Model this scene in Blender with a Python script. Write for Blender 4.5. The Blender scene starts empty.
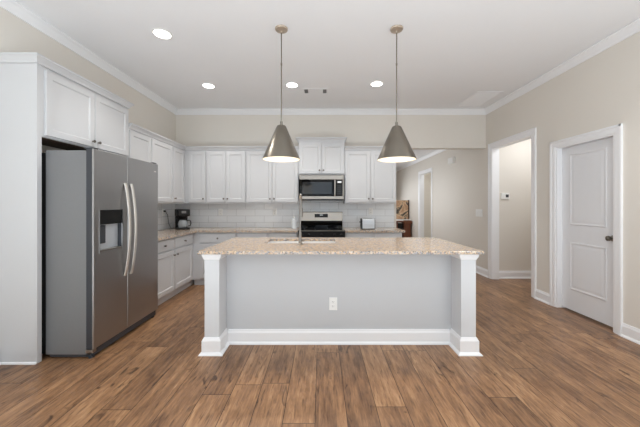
import bpy, bmesh, math, random
from mathutils import Vector, Matrix

C = bpy.context.scene
COL = C.collection
PI = math.pi

# ------------------------------------------------------------------ camera
F = 285.0                     # focal length in pixels of a 640 px wide frame
EYE = 1.34
cam_d = bpy.data.cameras.new('camera')
cam_d.sensor_width = 36.0
cam_d.lens = F / 640.0 * 36.0
cam_d.shift_y = -9.0 / 640.0
cam_d.shift_x = -1.0 / 640.0
cam_d.clip_start = 0.05
cam = bpy.data.objects.new('camera', cam_d)
COL.objects.link(cam)
cam.location = (0, 0, EYE)
cam.rotation_euler = (PI / 2, 0, 0)
C.camera = cam

# ------------------------------------------------------------------ world, exposure
C.view_settings.view_transform = 'Standard'
C.view_settings.look = 'None'
C.view_settings.gamma = 1.0
C.view_settings.use_curve_mapping = False
C.view_settings.exposure = 0.0
try:
    C.cycles.use_denoising = True
    C.cycles.max_bounces = 10
    C.cycles.diffuse_bounces = 6
    C.cycles.sample_clamp_indirect = 6.0
    C.cycles.caustics_reflective = False
    C.cycles.caustics_refractive = False
except Exception:
    pass

world = bpy.data.worlds.new('sky')
C.world = world
world.use_nodes = True
wn = world.node_tree
wn.nodes['Background'].inputs['Color'].default_value = (0.72, 0.84, 1.0, 1)
wn.nodes['Background'].inputs['Strength'].default_value = 1.2


def area_light(name, loc, direction, sx, sy, power, color=(1, 1, 1), spread=PI):
    d = bpy.data.lights.new(name, 'AREA')
    d.shape = 'RECTANGLE'
    d.size = sx
    d.size_y = sy
    d.energy = power
    d.color = color
    d.spread = spread
    o = bpy.data.objects.new(name, d)
    COL.objects.link(o)
    o.location = loc
    o.rotation_euler = Vector(direction).to_track_quat('-Z', 'Y').to_euler()
    return o


# daylight entering through the windows of the wall behind the camera
WIN = [(-1.55, 0.35), (0.20, 0.35), (1.95, 0.35)]      # x centre, sill height of each rear window
WIN_W, WIN_H = 1.35, 2.1
REAR = -3.6
for i, (wx, wz) in enumerate(WIN):
    area_light('window_daylight', (wx, REAR + 0.06, wz + WIN_H / 2), (0, 1, 0.15), WIN_W, WIN_H, 2, (0.89, 0.955, 1.0))
for sx in (-1, 1):  # unseen side fills added to brighten the room; no windows there
    area_light('side_fill', (-2.62 if sx < 0 else 2.98, -1.6, 1.45), (-sx, 0.1, 0.9), 2.4, 2.1, 26, (0.89, 0.955, 1.0))
# unseen upward fill added near the floor to brighten the ceiling
area_light('upward_fill', (0.2, -1.3, 0.06), (0, 0, 1), 4.8, 3.4, 172, (0.89, 0.955, 1.0))
# unseen fills added to brighten the hall; ceiling light of the side passage
area_light('hall_fill', (1.44, 8.3, 1.45), (1, 0, -0.3), 4.2, 1.3, 34, (0.90, 0.95, 1.0), math.radians(150))
area_light('hall_fill', (2.2, 11.3, 1.5), (0, -1, -0.2), 1.2, 1.3, 10, (0.93, 0.96, 1.0), math.radians(110))
area_light('passage_ceiling_light', (3.75, 4.45, 2.70), (0, 0.12, -1), 0.5, 0.5, 11, (0.95, 0.97, 1.0))

area_light('side_room_fill', (3.75, 8.6, 2.70), (0, 0, -1), 0.5, 0.5, 14, (0.94, 0.97, 1.0))  # fill added to brighten the room past the hall doorway, no fixture

# ------------------------------------------------------------------ materials
def lin(c):
    return tuple(((v / 255.0) / 12.92 if v / 255.0 <= 0.04045 else (((v / 255.0) + 0.055) / 1.055) ** 2.4) for v in c) + (1.0,)


def mat(name, rgb, rough=0.5, metal=0.0, noise=0.0, nscale=8.0, spec=None, coat=0.0, bump=0.0, bscale=200.0, stretch=None):
    m = bpy.data.materials.new(name)
    m.use_nodes = True
    nt = m.node_tree
    b = nt.nodes['Principled BSDF']
    col = lin(rgb)
    b.inputs['Base Color'].default_value = col
    b.inputs['Roughness'].default_value = rough
    b.inputs['Metallic'].default_value = metal
    if spec is not None:
        b.inputs['Specular IOR Level'].default_value = spec
    if coat:
        b.inputs['Coat Weight'].default_value = coat
        b.inputs['Coat Roughness'].default_value = 0.08
    tc = nt.nodes.new('ShaderNodeTexCoord')
    src = tc.outputs['Object']
    if stretch:
        mp = nt.nodes.new('ShaderNodeMapping')
        mp.inputs['Scale'].default_value = stretch
        nt.links.new(src, mp.inputs['Vector'])
        src = mp.outputs['Vector']
    if noise:
        n = nt.nodes.new('ShaderNodeTexNoise')
        n.inputs['Scale'].default_value = nscale
        n.inputs['Detail'].default_value = 3
        nt.links.new(src, n.inputs['Vector'])
        r = nt.nodes.new('ShaderNodeMapRange')
        r.inputs['To Min'].default_value = 1 - noise
        r.inputs['To Max'].default_value = 1 + noise
        nt.links.new(n.outputs['Fac'], r.inputs['Value'])
        mx = nt.nodes.new('ShaderNodeVectorMath')
        mx.operation = 'SCALE'
        mx.inputs[0].default_value = col[:3]
        nt.links.new(r.outputs['Result'], mx.inputs['Scale'])
        nt.links.new(mx.outputs['Vector'], b.inputs['Base Color'])
    if bump:
        n2 = nt.nodes.new('ShaderNodeTexNoise')
        n2.inputs['Scale'].default_value = bscale
        nt.links.new(src, n2.inputs['Vector'])
        bp = nt.nodes.new('ShaderNodeBump')
        bp.inputs['Strength'].default_value = bump
        bp.inputs['Distance'].default_value = 0.002
        nt.links.new(n2.outputs['Fac'], bp.inputs['Height'])
        nt.links.new(bp.outputs['Normal'], b.inputs['Normal'])
    return m


def emit_mat(name, rgb, strength):
    m = bpy.data.materials.new(name)
    m.use_nodes = True
    b = m.node_tree.nodes['Principled BSDF']
    b.inputs['Base Color'].default_value = (0.9, 0.9, 0.9, 1)
    b.inputs['Emission Color'].default_value = lin(rgb)
    b.inputs['Emission Strength'].default_value = strength
    return m


M = {}
M['wall'] = mat('greige_wall_paint', (228, 223, 215), 0.75, noise=0.012, nscale=3, bump=0.03, bscale=350, spec=0.25)
M['ceiling'] = mat('ceiling_paint', (243, 244, 246), 0.9, noise=0.008, nscale=3, spec=0.1)
M['trim'] = mat('white_trim_paint', (244, 245, 247), 0.38, noise=0.006, nscale=4)
M['door'] = mat('white_door_paint', (231, 232, 235), 0.42, noise=0.006, nscale=4)
M['cab'] = mat('white_cabinet_paint', (208, 209, 211), 0.36, noise=0.006, nscale=4)
M['island'] = mat('island_paint', (215, 217, 220), 0.45, noise=0.006, nscale=4)
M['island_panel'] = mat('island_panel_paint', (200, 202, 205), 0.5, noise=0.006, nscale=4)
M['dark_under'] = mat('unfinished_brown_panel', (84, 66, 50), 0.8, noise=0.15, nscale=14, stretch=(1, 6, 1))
M['steel'] = mat('brushed_stainless', (164, 158, 151), 0.32, 1.0, noise=0.05, nscale=30, stretch=(1, 1, 14))
M['slate'] = mat('dark_stainless', (172, 171, 171), 0.34, 1.0, noise=0.05, nscale=30, stretch=(14, 14, 0.6))
M['fridge_side'] = mat('grey_enamel_side', (128, 129, 131), 0.45, 0.15, noise=0.03, nscale=60)
M['nickel'] = mat('brushed_nickel', (140, 134, 124), 0.30, 1.0, noise=0.06, nscale=25, stretch=(8, 8, 0.7))
M['canopy'] = mat('satin_warm_nickel', (204, 190, 174), 0.5, 0.8)
M['handle'] = mat('satin_steel_handle', (232, 229, 224), 0.42, 1.0)
M['faucet'] = mat('brushed_nickel_faucet', (140, 136, 132), 0.28, 1.0)
M['toaster_grey'] = mat('satin_toaster_metal', (196, 199, 203), 0.3, 0.4)
M['chrome'] = mat('polished_chrome', (215, 216, 220), 0.12, 1.0)
M['pale_silver'] = mat('pale_silver_plastic', (206, 210, 216), 0.3, 0.3)
M['sink'] = mat('satin_sink_steel', (238, 238, 240), 0.38, 0.25)
M['knob'] = mat('satin_nickel_knob', (120, 114, 108), 0.3, 1.0)
M['black'] = mat('black_plastic', (10, 10, 11), 0.42, spec=0.3, noise=0.1, nscale=30)
M['black_glass'] = mat('black_glass', (8, 8, 9), 0.07, spec=0.22)
M['oven_glass'] = mat('dark_oven_glass', (34, 37, 40), 0.08, spec=0.6)
M['dark_grey'] = mat('dark_grey_plastic', (58, 61, 67), 0.45, noise=0.06, nscale=40)
M['rear_black'] = mat('matt_black_rear', (20, 20, 21), 0.8, noise=0.1, nscale=20)
M['plate'] = mat('white_plastic_plate', (240, 240, 238), 0.35, noise=0.005, nscale=5)
M['slot'] = mat('slot_grey', (120, 120, 122), 0.6, noise=0.05, nscale=40)
M['vent_dark'] = mat('vent_grey', (120, 121, 123), 0.7, noise=0.05, nscale=40)
M['lamp_white'] = mat('white_shade_lining', (246, 244, 238), 0.6, noise=0.01, nscale=10)
M['reflector'] = mat('pale_reflector', (226, 228, 230), 0.95, noise=0.05, nscale=60, bump=0.3, bscale=300)  # for the added light reflector behind the camera
M['lens'] = emit_mat('lit_lens', (255, 252, 246), 9.0)
M['bulb'] = emit_mat('lit_bulb', (255, 236, 205), 14.0)
M['display'] = emit_mat('dim_display', (120, 150, 170), 0.25)
M['wood'] = mat('stained_wood', (108, 60, 33), 0.42, noise=0.25, nscale=9, stretch=(6, 6, 1))
M['wood_dark'] = mat('dark_stained_wood', (62, 34, 20), 0.45, noise=0.25, nscale=9, stretch=(6, 6, 1))


def granite():
    m = bpy.data.materials.new('speckled_granite')
    m.use_nodes = True
    nt = m.node_tree
    b = nt.nodes['Principled BSDF']
    tc = nt.nodes.new('ShaderNodeTexCoord')

    def noise(scale, detail=4, rough=0.6):
        n = nt.nodes.new('ShaderNodeTexNoise')
        n.inputs['Scale'].default_value = scale
        n.inputs['Detail'].default_value = detail
        n.inputs['Roughness'].default_value = rough
        nt.links.new(tc.outputs['Object'], n.inputs['Vector'])
        return n

    def ramp(src, stops):
        r = nt.nodes.new('ShaderNodeValToRGB')
        e = r.color_ramp.elements
        e[0].position, e[0].color = stops[0]
        e[1].position, e[1].color = stops[-1]
        for p, c in stops[1:-1]:
            k = e.new(p)
            k.color = c
        nt.links.new(src, r.inputs['Fac'])
        return r

    def mix(fac, a, bb):
        x = nt.nodes.new('ShaderNodeMix')
        x.data_type = 'RGBA'
        nt.links.new(fac, x.inputs['Factor'])
        for s, v in ((6, a), (7, bb)):
            if isinstance(v, tuple):
                x.inputs[s].default_value = v
            else:
                nt.links.new(v, x.inputs[s])
        return x.outputs[2]
    base = ramp(noise(38).outputs['Fac'], [(0.30, lin((160, 136, 114))), (0.46, lin((214, 186, 156))), (0.60, lin((222, 200, 174))), (0.72, lin((226, 221, 215)))])
    grey = ramp(noise(48, 3).outputs['Fac'], [(0.47, (0, 0, 0, 1)), (0.58, (1, 1, 1, 1))])
    c1 = mix(grey.outputs['Color'], base.outputs['Color'], lin((160, 158, 160)))
    blk = ramp(noise(82, 2).outputs['Fac'], [(0.565, (0, 0, 0, 1)), (0.63, (1, 1, 1, 1))])
    c2 = mix(blk.outputs['Color'], c1, lin((84, 80, 80)))
    wht = ramp(noise(44, 2).outputs['Fac'], [(0.63, (0, 0, 0, 1)), (0.72, (1, 1, 1, 1))])
    c3 = mix(wht.outputs['Color'], c2, lin((234, 230, 224)))
    nt.links.new(c3, b.inputs['Base Color'])
    b.inputs['Roughness'].default_value = 0.14
    return m


M['granite'] = granite()


def node_math(nt, op, a, b=None, c=None):
    n = nt.nodes.new('ShaderNodeMath')
    n.operation = op
    for i, v in enumerate((a, b, c)):
        if v is None:
            continue
        if isinstance(v, (int, float)):
            n.inputs[i].default_value = v
        else:
            nt.links.new(v, n.inputs[i])
    return n.outputs[0]


def wood_floor():
    m = bpy.data.materials.new('wood_plank_floor')
    m.use_nodes = True
    nt = m.node_tree
    b = nt.nodes['Principled BSDF']
    tc = nt.nodes.new('ShaderNodeTexCoord')
    sep = nt.nodes.new('ShaderNodeSeparateXYZ')
    nt.links.new(tc.outputs['Object'], sep.inputs[0])
    mt = lambda *a: node_math(nt, *a)
    W, L = 0.20, 1.25
    xs = mt('DIVIDE', mt('ADD', sep.outputs['X'], 0.037 + 10.0), W)
    row = mt('FLOOR', xs)
    fx = mt('FRACT', xs)
    wn1 = nt.nodes.new('ShaderNodeTexWhiteNoise')
    wn1.noise_dimensions = '1D'
    nt.links.new(mt('ADD', row, 3.3), wn1.inputs['W'])
    ys = mt('ADD', mt('DIVIDE', mt('ADD', sep.outputs['Y'], 20.0), L), mt('MULTIPLY', wn1.outputs['Value'], 5.0))
    idx = mt('FLOOR', ys)
    fy = mt('FRACT', ys)
    cmb = nt.nodes.new('ShaderNodeCombineXYZ')
    nt.links.new(row, cmb.inputs[0])
    nt.links.new(idx, cmb.inputs[1])
    wn2 = nt.nodes.new('ShaderNodeTexWhiteNoise')
    wn2.noise_dimensions = '3D'
    nt.links.new(cmb.outputs[0], wn2.inputs['Vector'])
    rnd = wn2.outputs['Value']
    # grain coordinates, shifted per plank
    g = nt.nodes.new('ShaderNodeCombineXYZ')
    nt.links.new(mt('MULTIPLY', sep.outputs['X'], 1.0), g.inputs[0])
    nt.links.new(mt('MULTIPLY', sep.outputs['Y'], 0.10), g.inputs[1])
    nt.links.new(mt('MULTIPLY', rnd, 37.0), g.inputs[2])
    n1 = nt.nodes.new('ShaderNodeTexNoise')
    n1.inputs['Scale'].default_value = 34
    n1.inputs['Detail'].default_value = 7
    n1.inputs['Roughness'].default_value = 0.70
    n1.inputs['Distortion'].default_value = 0.7
    nt.links.new(g.outputs[0], n1.inputs['Vector'])
    # broad cloudy patches and knots
    g2 = nt.nodes.new('ShaderNodeCombineXYZ')
    nt.links.new(sep.outputs['X'], g2.inputs[0])
    nt.links.new(mt('MULTIPLY', sep.outputs['Y'], 0.35), g2.inputs[1])
    nt.links.new(mt('MULTIPLY', rnd, 19.0), g2.inputs[2])
    n2 = nt.nodes.new('ShaderNodeTexNoise')
    n2.inputs['Scale'].default_value = 7
    n2.inputs['Detail'].default_value = 4
    n2.inputs['Roughness'].default_value = 0.65
    nt.links.new(g2.outputs[0], n2.inputs['Vector'])
    ramp = nt.nodes.new('ShaderNodeValToRGB')
    e = ramp.color_ramp.elements
    e[0].position, e[0].color = 0.28, lin((68, 48, 35))
    e[1].position, e[1].color = 0.74, lin((201, 160, 120))
    k = e.new(0.42)
    k.color = lin((122, 90, 65))
    k = e.new(0.56)
    k.color = lin((157, 119, 86))
    s = mt('ADD', mt('MULTIPLY', n1.outputs['Fac'], 0.55), mt('MULTIPLY', n2.outputs['Fac'], 0.45))
    s = mt('ADD', s, mt('MULTIPLY', mt('SUBTRACT', rnd, 0.5), 0.10))
    nt.links.new(s, ramp.inputs['Fac'])
    # fine dark pores
    pn = nt.nodes.new('ShaderNodeTexNoise')
    pn.inputs['Scale'].default_value = 75
    pn.inputs['Detail'].default_value = 3
    nt.links.new(g.outputs[0], pn.inputs['Vector'])
    pr = nt.nodes.new('ShaderNodeMapRange')
    pr.inputs['From Min'].default_value = 0.56
    pr.inputs['From Max'].default_value = 0.72
    nt.links.new(pn.outputs['Fac'], pr.inputs['Value'])
    mp_ = nt.nodes.new('ShaderNodeMix')
    mp_.data_type = 'RGBA'
    nt.links.new(mt('MULTIPLY', pr.outputs['Result'], 0.6), mp_.inputs['Factor'])
    nt.links.new(ramp.outputs['Color'], mp_.inputs[6])
    mp_.inputs[7].default_value = lin((66, 44, 30))
    # knots
    kn = nt.nodes.new('ShaderNodeTexNoise')
    kn.inputs['Scale'].default_value = 11
    kn.inputs['Detail'].default_value = 3
    kn.inputs['Distortion'].default_value = 1.2
    nt.links.new(g2.outputs[0], kn.inputs['Vector'])
    kr = nt.nodes.new('ShaderNodeMapRange')
    kr.inputs['From Min'].default_value = 0.63
    kr.inputs['From Max'].default_value = 0.72
    nt.links.new(kn.outputs['Fac'], kr.inputs['Value'])
    mk = nt.nodes.new('ShaderNodeMix')
    mk.data_type = 'RGBA'
    nt.links.new(mt('MULTIPLY', kr.outputs['Result'], 0.75), mk.inputs['Factor'])
    nt.links.new(mp_.outputs[2], mk.inputs[6])
    mk.inputs[7].default_value = lin((58, 38, 26))
    # seams
    ex = mt('MULTIPLY', mt('MINIMUM', fx, mt('SUBTRACT', 1.0, fx)), W)
    ey = mt('MULTIPLY', mt('MINIMUM', fy, mt('SUBTRACT', 1.0, fy)), L)
    d = mt('MINIMUM', ex, ey)
    sm = nt.nodes.new('ShaderNodeMapRange')
    sm.inputs['From Min'].default_value = 0.0009
    sm.inputs['From Max'].default_value = 0.0030
    nt.links.new(d, sm.inputs['Value'])
    ms = nt.nodes.new('ShaderNodeMix')
    ms.data_type = 'RGBA'
    nt.links.new(sm.outputs['Result'], ms.inputs['Factor'])
    ms.inputs[6].default_value = lin((58, 37, 24))
    nt.links.new(mk.outputs[2], ms.inputs[7])
    nt.links.new(ms.outputs[2], b.inputs['Base Color'])
    b.inputs['Roughness'].default_value = 0.34
    b.inputs['Specular IOR Level'].default_value = 0.5
    bp = nt.nodes.new('ShaderNodeBump')
    bp.inputs['Strength'].default_value = 0.25
    bp.inputs['Distance'].default_value = 0.002
    hh = mt('ADD', sm.outputs['Result'], mt('MULTIPLY', n1.outputs['Fac'], 0.5))
    nt.links.new(hh, bp.inputs['Height'])
    nt.links.new(bp.outputs['Normal'], b.inputs['Normal'])
    return m


M['floor'] = wood_floor()


def tile(axis):
    m = bpy.data.materials.new('white_subway_tile')
    m.use_nodes = True
    nt = m.node_tree
    b = nt.nodes['Principled BSDF']
    tc = nt.nodes.new('ShaderNodeTexCoord')
    sep = nt.nodes.new('ShaderNodeSeparateXYZ')
    nt.links.new(tc.outputs['Object'], sep.inputs[0])
    cmb = nt.nodes.new('ShaderNodeCombineXYZ')
    nt.links.new(node_math(nt, 'ADD', sep.outputs[axis], 0.02), cmb.inputs[0])
    nt.links.new(node_math(nt, 'ADD', sep.outputs['Z'], 0.1245 * 8 - 0.880), cmb.inputs[1])
    br = nt.nodes.new('ShaderNodeTexBrick')
    br.inputs['Color1'].default_value = lin((240, 242, 244))
    br.inputs['Color2'].default_value = lin((233, 236, 239))
    br.inputs['Mortar'].default_value = lin((190, 192, 194))
    br.inputs['Scale'].default_value = 1.0
    br.inputs['Mortar Size'].default_value = 0.0028
    br.inputs['Mortar Smooth'].default_value = 0.3
    br.inputs['Brick Width'].default_value = 0.345
    br.inputs['Row Height'].default_value = 0.1245
    nt.links.new(cmb.outputs[0], br.inputs['Vector'])
    nt.links.new(br.outputs['Color'], b.inputs['Base Color'])
    b.inputs['Roughness'].default_value = 0.10
    bp = nt.nodes.new('ShaderNodeBump')
    bp.inputs['Strength'].default_value = 0.5
    bp.inputs['Distance'].default_value = 0.002
    bp.invert = True
    nt.links.new(br.outputs['Fac'], bp.inputs['Height'])
    nt.links.new(bp.outputs['Normal'], b.inputs['Normal'])
    return m


M['tile_back'] = tile('X')
M['tile_left'] = tile('Y')


def canvas_mat():
    m = bpy.data.materials.new('abstract_canvas')
    m.use_nodes = True
    nt = m.node_tree
    b = nt.nodes['Principled BSDF']
    tc = nt.nodes.new('ShaderNodeTexCoord')
    n = nt.nodes.new('ShaderNodeTexNoise')
    n.inputs['Scale'].default_value = 2.6
    n.inputs['Detail'].default_value = 5
    n.inputs['Distortion'].default_value = 2.0
    nt.links.new(tc.outputs['Object'], n.inputs['Vector'])
    r = nt.nodes.new('ShaderNodeValToRGB')
    e = r.color_ramp.elements
    e[0].position, e[0].color = 0.28, lin((52, 48, 44))
    e[1].position, e[1].color = 0.72, lin((206, 170, 136))
    for p, c in ((0.40, (120, 106, 92)), (0.47, (226, 196, 160)), (0.60, (186, 146, 116))):
        k = e.new(p)
        k.color = lin(c)
    nt.links.new(n.outputs['Fac'], r.inputs['Fac'])
    nt.links.new(r.outputs['Color'], b.inputs['Base Color'])
    b.inputs['Roughness'].default_value = 0.7
    return m


M['canvas'] = canvas_mat()


def clear_mat(name, tint, mixf):
    m = bpy.data.materials.new(name)
    m.use_nodes = True
    nt = m.node_tree
    out = nt.nodes['Material Output']
    b = nt.nodes['Principled BSDF']
    b.inputs['Base Color'].default_value = lin(tint)
    b.inputs['Roughness'].default_value = 0.05
    t = nt.nodes.new('ShaderNodeBsdfTransparent')
    t.inputs['Color'].default_value = (0.95, 0.97, 0.98, 1)
    x = nt.nodes.new('ShaderNodeMixShader')
    x.inputs['Fac'].default_value = mixf
    nt.links.new(t.outputs[0], x.inputs[1])
    nt.links.new(b.outputs[0], x.inputs[2])
    nt.links.new(x.outputs[0], out.inputs['Surface'])
    return m


M['pane'] = clear_mat('window_glass', (230, 236, 240), 0.10)
M['carafe_glass'] = clear_mat('carafe_glass', (196, 202, 206), 0.55)
M['clear_plastic'] = clear_mat('clear_plastic', (236, 240, 244), 0.55)

# ------------------------------------------------------------------ mesh helpers
def origin(o):
    v = Vector((0, 0, 0))
    while o is not None:
        v += o.location
        o = o.parent
    return v


def obj(name, bm, m, parent=None, smooth=False):
    """Link a bmesh laid out in world coordinates as one mesh object; top-level ones get their origin at the base."""
    bmesh.ops.recalc_face_normals(bm, faces=bm.faces[:])
    me = bpy.data.meshes.new(name)
    o = bpy.data.objects.new(name, me)
    if parent is not None:
        off = origin(parent)
    else:
        off = Vector((0, 0, 0))
    if off.length > 0:
        bmesh.ops.translate(bm, verts=bm.verts[:], vec=-off)
    if smooth:
        for f in bm.faces:
            f.smooth = True
        for e in bm.edges:
            if len(e.link_faces) == 2 and e.calc_face_angle(0) > 0.6:
                e.smooth = False
    bm.to_mesh(me)
    bm.free()
    me.materials.append(m)
    COL.objects.link(o)
    if parent is not None:
        o.parent = parent
    return o


def tag(o, label, cat, group=None):
    o['label'] = label
    o['category'] = cat
    if group:
        o['group'] = group
    return o


def thing(name, label, cat, loc, group=None):
    o = bpy.data.objects.new(name, None)
    o.empty_display_size = 0.1
    o.location = loc
    COL.objects.link(o)
    return tag(o, label, cat, group)


def struct(name, bm, m, label=None, parent=None, smooth=False):
    o = obj(name, bm, m, parent, smooth)
    if parent is None:
        o['kind'] = 'structure'
        if label:
            o['label'] = label
    return o


def B():
    return bmesh.new()


def box(bm, x0, x1, y0, y1, z0, z1, bev=0.0):
    vs = [bm.verts.new(p) for p in ((x0, y0, z0), (x1, y0, z0), (x1, y1, z0), (x0, y1, z0), (x0, y0, z1), (x1, y0, z1), (x1, y1, z1), (x0, y1, z1))]
    fs = [bm.faces.new([vs[i] for i in q]) for q in ((0, 3, 2, 1), (4, 5, 6, 7), (0, 1, 5, 4), (1, 2, 6, 5), (2, 3, 7, 6), (3, 0, 4, 7))]
    if bev:
        es = list({e for f in fs for e in f.edges})
        bmesh.ops.bevel(bm, geom=es, offset=bev, segments=2, affect='EDGES', profile=0.5)
    return bm


def loops(bm, rings, cap0=True, cap1=True, closed=False):
    """Bridge rings of points (equal count)."""
    R = [[bm.verts.new(p) for p in r] for r in rings]
    n = len(R[0])
    pairs = list(zip(R, R[1:]))
    if closed:
        pairs.append((R[-1], R[0]))
    for a, b in pairs:
        for i in range(n):
            j = (i + 1) % n
            bm.faces.new((a[i], a[j], b[j], b[i]))
    if not closed:
        if cap0:
            bm.faces.new(R[0])
        if cap1:
            bm.faces.new(R[-1])
    return bm


def rect(x0, x1, y0, y1, z):
    return [(x0, y0, z), (x1, y0, z), (x1, y1, z), (x0, y1, z)]


def stack(bm, levels, **k):
    return loops(bm, [rect(*l) for l in levels], **k)


# frames map (u along the face, v up, w out of the face) to the world
def f_back(x0, y, z0):
    return lambda u, v, w: (x0 + u, y - w, z0 + v)          # faces the camera


def f_left(x, y0, z0):
    return lambda u, v, w: (x + w, y0 + u, z0 + v)          # faces +X


def f_right(x, y0, z0):
    return lambda u, v, w: (x - w, y0 + u, z0 + v)          # faces -X


def f_away(x0, y, z0):
    return lambda u, v, w: (x0 + u, y + w, z0 + v)          # faces +Y


def f_down(x0, y0, z):
    return lambda u, v, w: (x0 + u, y0 + v, z - w)          # faces down


def panel(bm, fr, levels, **k):
    """Nested rectangles (u0,u1,v0,v1,w) on a face."""
    return loops(bm, [[fr(u0, v0, w), fr(u1, v0, w), fr(u1, v1, w), fr(u0, v1, w)] for u0, u1, v0, v1, w in levels], **k)


def fbox(bm, fr, u0, u1, v0, v1, w0, w1, bev=0.0):
    if not bev:
        return panel(bm, fr, [(u0, u1, v0, v1, w0), (u0, u1, v0, v1, w1)])
    return panel(bm, fr, [(u0, u1, v0, v1, w0), (u0, u1, v0, v1, w1 - bev), (u0 + bev, u1 - bev, v0 + bev, v1 - bev, w1)])


def shaker(bm, fr, u0, u1, v0, v1, t=0.02, fw=0.058, rec=0.010):
    def r(i, w):
        return (u0 + i, u1 - i, v0 + i, v1 - i, w)
    return panel(bm, fr, [r(0, 0.0005), r(0, t - 0.003), r(0.003, t), r(fw, t), r(fw + 0.004, t - 0.004), r(fw + 0.010, t - rec)])


def lathe(bm, c, axis, prof, seg=24, cap0=True, cap1=True):
    c = Vector(c)
    a = Vector(axis).normalized()
    s = a.orthogonal().normalized()
    t = a.cross(s)
    rings = []
    for r, h in prof:
        rings.append([tuple(c + a * h + (s * math.cos(2 * PI * i / seg) + t * math.sin(2 * PI * i / seg)) * r) for i in range(seg)])
    return loops(bm, rings, cap0, cap1)


def tube(bm, pts, r, seg=12, flat=None, up=None):
    """Sweep a round (or elliptical: flat=(ra, rb), ra along `up`) section along points."""
    P = [Vector(p) for p in pts]
    rings = []
    n = None
    for i, p in enumerate(P):
        d = (P[min(i + 1, len(P) - 1)] - P[max(i - 1, 0)]).normalized()
        if n is None:
            n = Vector(up) if up else d.orthogonal()
        n = (n - d * n.dot(d)).normalized()
        m = d.cross(n)
        ra, rb = flat if flat else (r, r)
        rings.append([tuple(p + n * math.cos(2 * PI * k / seg) * ra + m * math.sin(2 * PI * k / seg) * rb) for k in range(seg)])
    return loops(bm, rings)


def prism(bm, p0, p1, A, Bv, prof):
    """Extrude a profile of (a, b) pairs from p0 to p1."""
    p0, p1, A, Bv = Vector(p0), Vector(p1), Vector(A), Vector(Bv)
    return loops(bm, [[tuple(p + A * a + Bv * b) for a, b in prof] for p in (p0, p1)])


def poly(bm, pts, z0, z1, bev=0.003):
    n = len(pts)
    return loops(bm, [[(x, y, z0) for x, y in pts], [(x, y, z1) for x, y in pts]])


# ------------------------------------------------------------------ room shell
XL, XR = -2.703, 3.07
YB = 5.30                       # kitchen back wall
YH = 12.2                       # end of the hall
ZC = 3.10                       # kitchen ceiling
ZH = 2.76                       # hall ceiling
T = 0.12
WEND = 1.40                     # free end of the kitchen back wall
HEAD = 2.385                    # underside of the header over the hall opening

bm = B()
box(bm, XL - T, XR + T, REAR - T, YH + T, -0.06, 0)
box(bm, XR + T, 4.9, 1.6, 5.3, -0.06, 0)
struct('floor', bm, M['floor'], 'brown wood plank floor')

bm = B()
box(bm, XL - T, XR + T, REAR - T, YB + T, ZC, ZC + 0.08)
struct('ceiling', bm, M['ceiling'], 'white kitchen ceiling')
bm = B()
box(bm, WEND - 0.12, XR + T, YB + T + 0.001, YH + T, ZH, ZH + 0.08)
struct('ceiling_hall', bm, M['ceiling'], 'lower hall ceiling beyond the opening')

bm = B()
box(bm, XL - T, XL, REAR - T, YB + T, 0, ZC - 0.001)
struct('wall_left', bm, M['wall'], 'greige left wall above the cabinets')

bm = B()
box(bm, XL + 0.001, WEND, YB, YB + T, 0, ZC - 0.001)
box(bm, WEND, XR, YB, YB + T, HEAD, ZC - 0.001)
bmesh.ops.remove_doubles(bm, verts=bm.verts[:], dist=1e-5)
struct('wall_back', bm, M['wall'], 'greige back wall with header over the hall opening')

# right wall: door opening, passage opening, hall doorway
DO = (2.975, 3.722, 2.085)      # pantry door opening y0, y1, top
PO = (4.14, 5.125, 2.36)        # passage opening
HO = (7.93, 8.85, 2.28)         # hall doorway
bm = B()
ys = [REAR - T, DO[0], DO[1], PO[0], PO[1], HO[0], HO[1], YH + T]
for a, b_, top in ((ys[0], ys[1], None), (ys[1], ys[2], DO[2]), (ys[2], ys[3], None), (ys[3], ys[4], PO[2]), (ys[4], YB + T, None)):
    box(bm, XR, XR + T, a, b_, 0 if top is None else top, ZC - 0.001)
for a, b_, top in ((YB + T, ys[5], None), (ys[5], ys[6], HO[2]), (ys[6], ys[7], None)):
    box(bm, XR, XR + T, a, b_, 0 if top is None else top, ZC - 0.001)
struct('wall_right', bm, M['wall'], 'greige right wall with the door and openings')

bm = B()
box(bm, WEND - 0.12, WEND, YB + T + 0.001, YH, 0, ZH - 0.001)
struct('wall_hall_left', bm, M['wall'])
bm = B()
box(bm, WEND - 0.12, XR - 0.001, YH, YH + T, 0, ZH - 0.001)
struct('wall_hall_end', bm, M['wall'])

# passage seen through the cased opening
bm = B()
box(bm, XR + T + 0.001, 4.9, 5.17, 5.29, 0, 2.85)
struct('wall_passage', bm, M['wall'], 'greige passage wall with thermostat')
bm = B()
box(bm, 4.9, 5.0, 1.6, 5.29, 0, 2.85)
struct('wall_passage_end', bm, M['wall'])
bm = B()
box(bm, XR + T + 0.001, 4.9, 3.86, 3.96, 0, 2.85)
struct('wall_passage_front', bm, M['wall'])
bm = B()
box(bm, XR + T + 0.001, 5.0, 3.86, 5.29, 2.851, 2.93)
struct('ceiling_passage', bm, M['ceiling'])
# closet behind the panel door, room behind the hall doorway
bm = B()
box(bm, XR + T + 0.7, XR + T + 0.8, 2.7, 3.85, 0, 2.6)
struct('wall_closet', bm, M['wall'])
bm = B()
box(bm, XR + T + 0.9, XR + T + 1.0, 6.6, 10.2, 0, 2.76)
box(bm, XR + T + 0.001, XR + T + 0.9, 6.6, 6.7, 0, 2.76)
box(bm, XR + T + 0.001, XR + T + 0.9, 10.1, 10.2, 0, 2.76)
box(bm, XR + T + 0.001, XR + T + 1.0, 6.6, 10.2, 2.761, 2.8)
box(bm, XR + T + 0.001, XR + T + 1.0, 6.6, 10.2, -0.06, -0.001)
struct('wall_side_room', bm, M['wall'])

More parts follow.
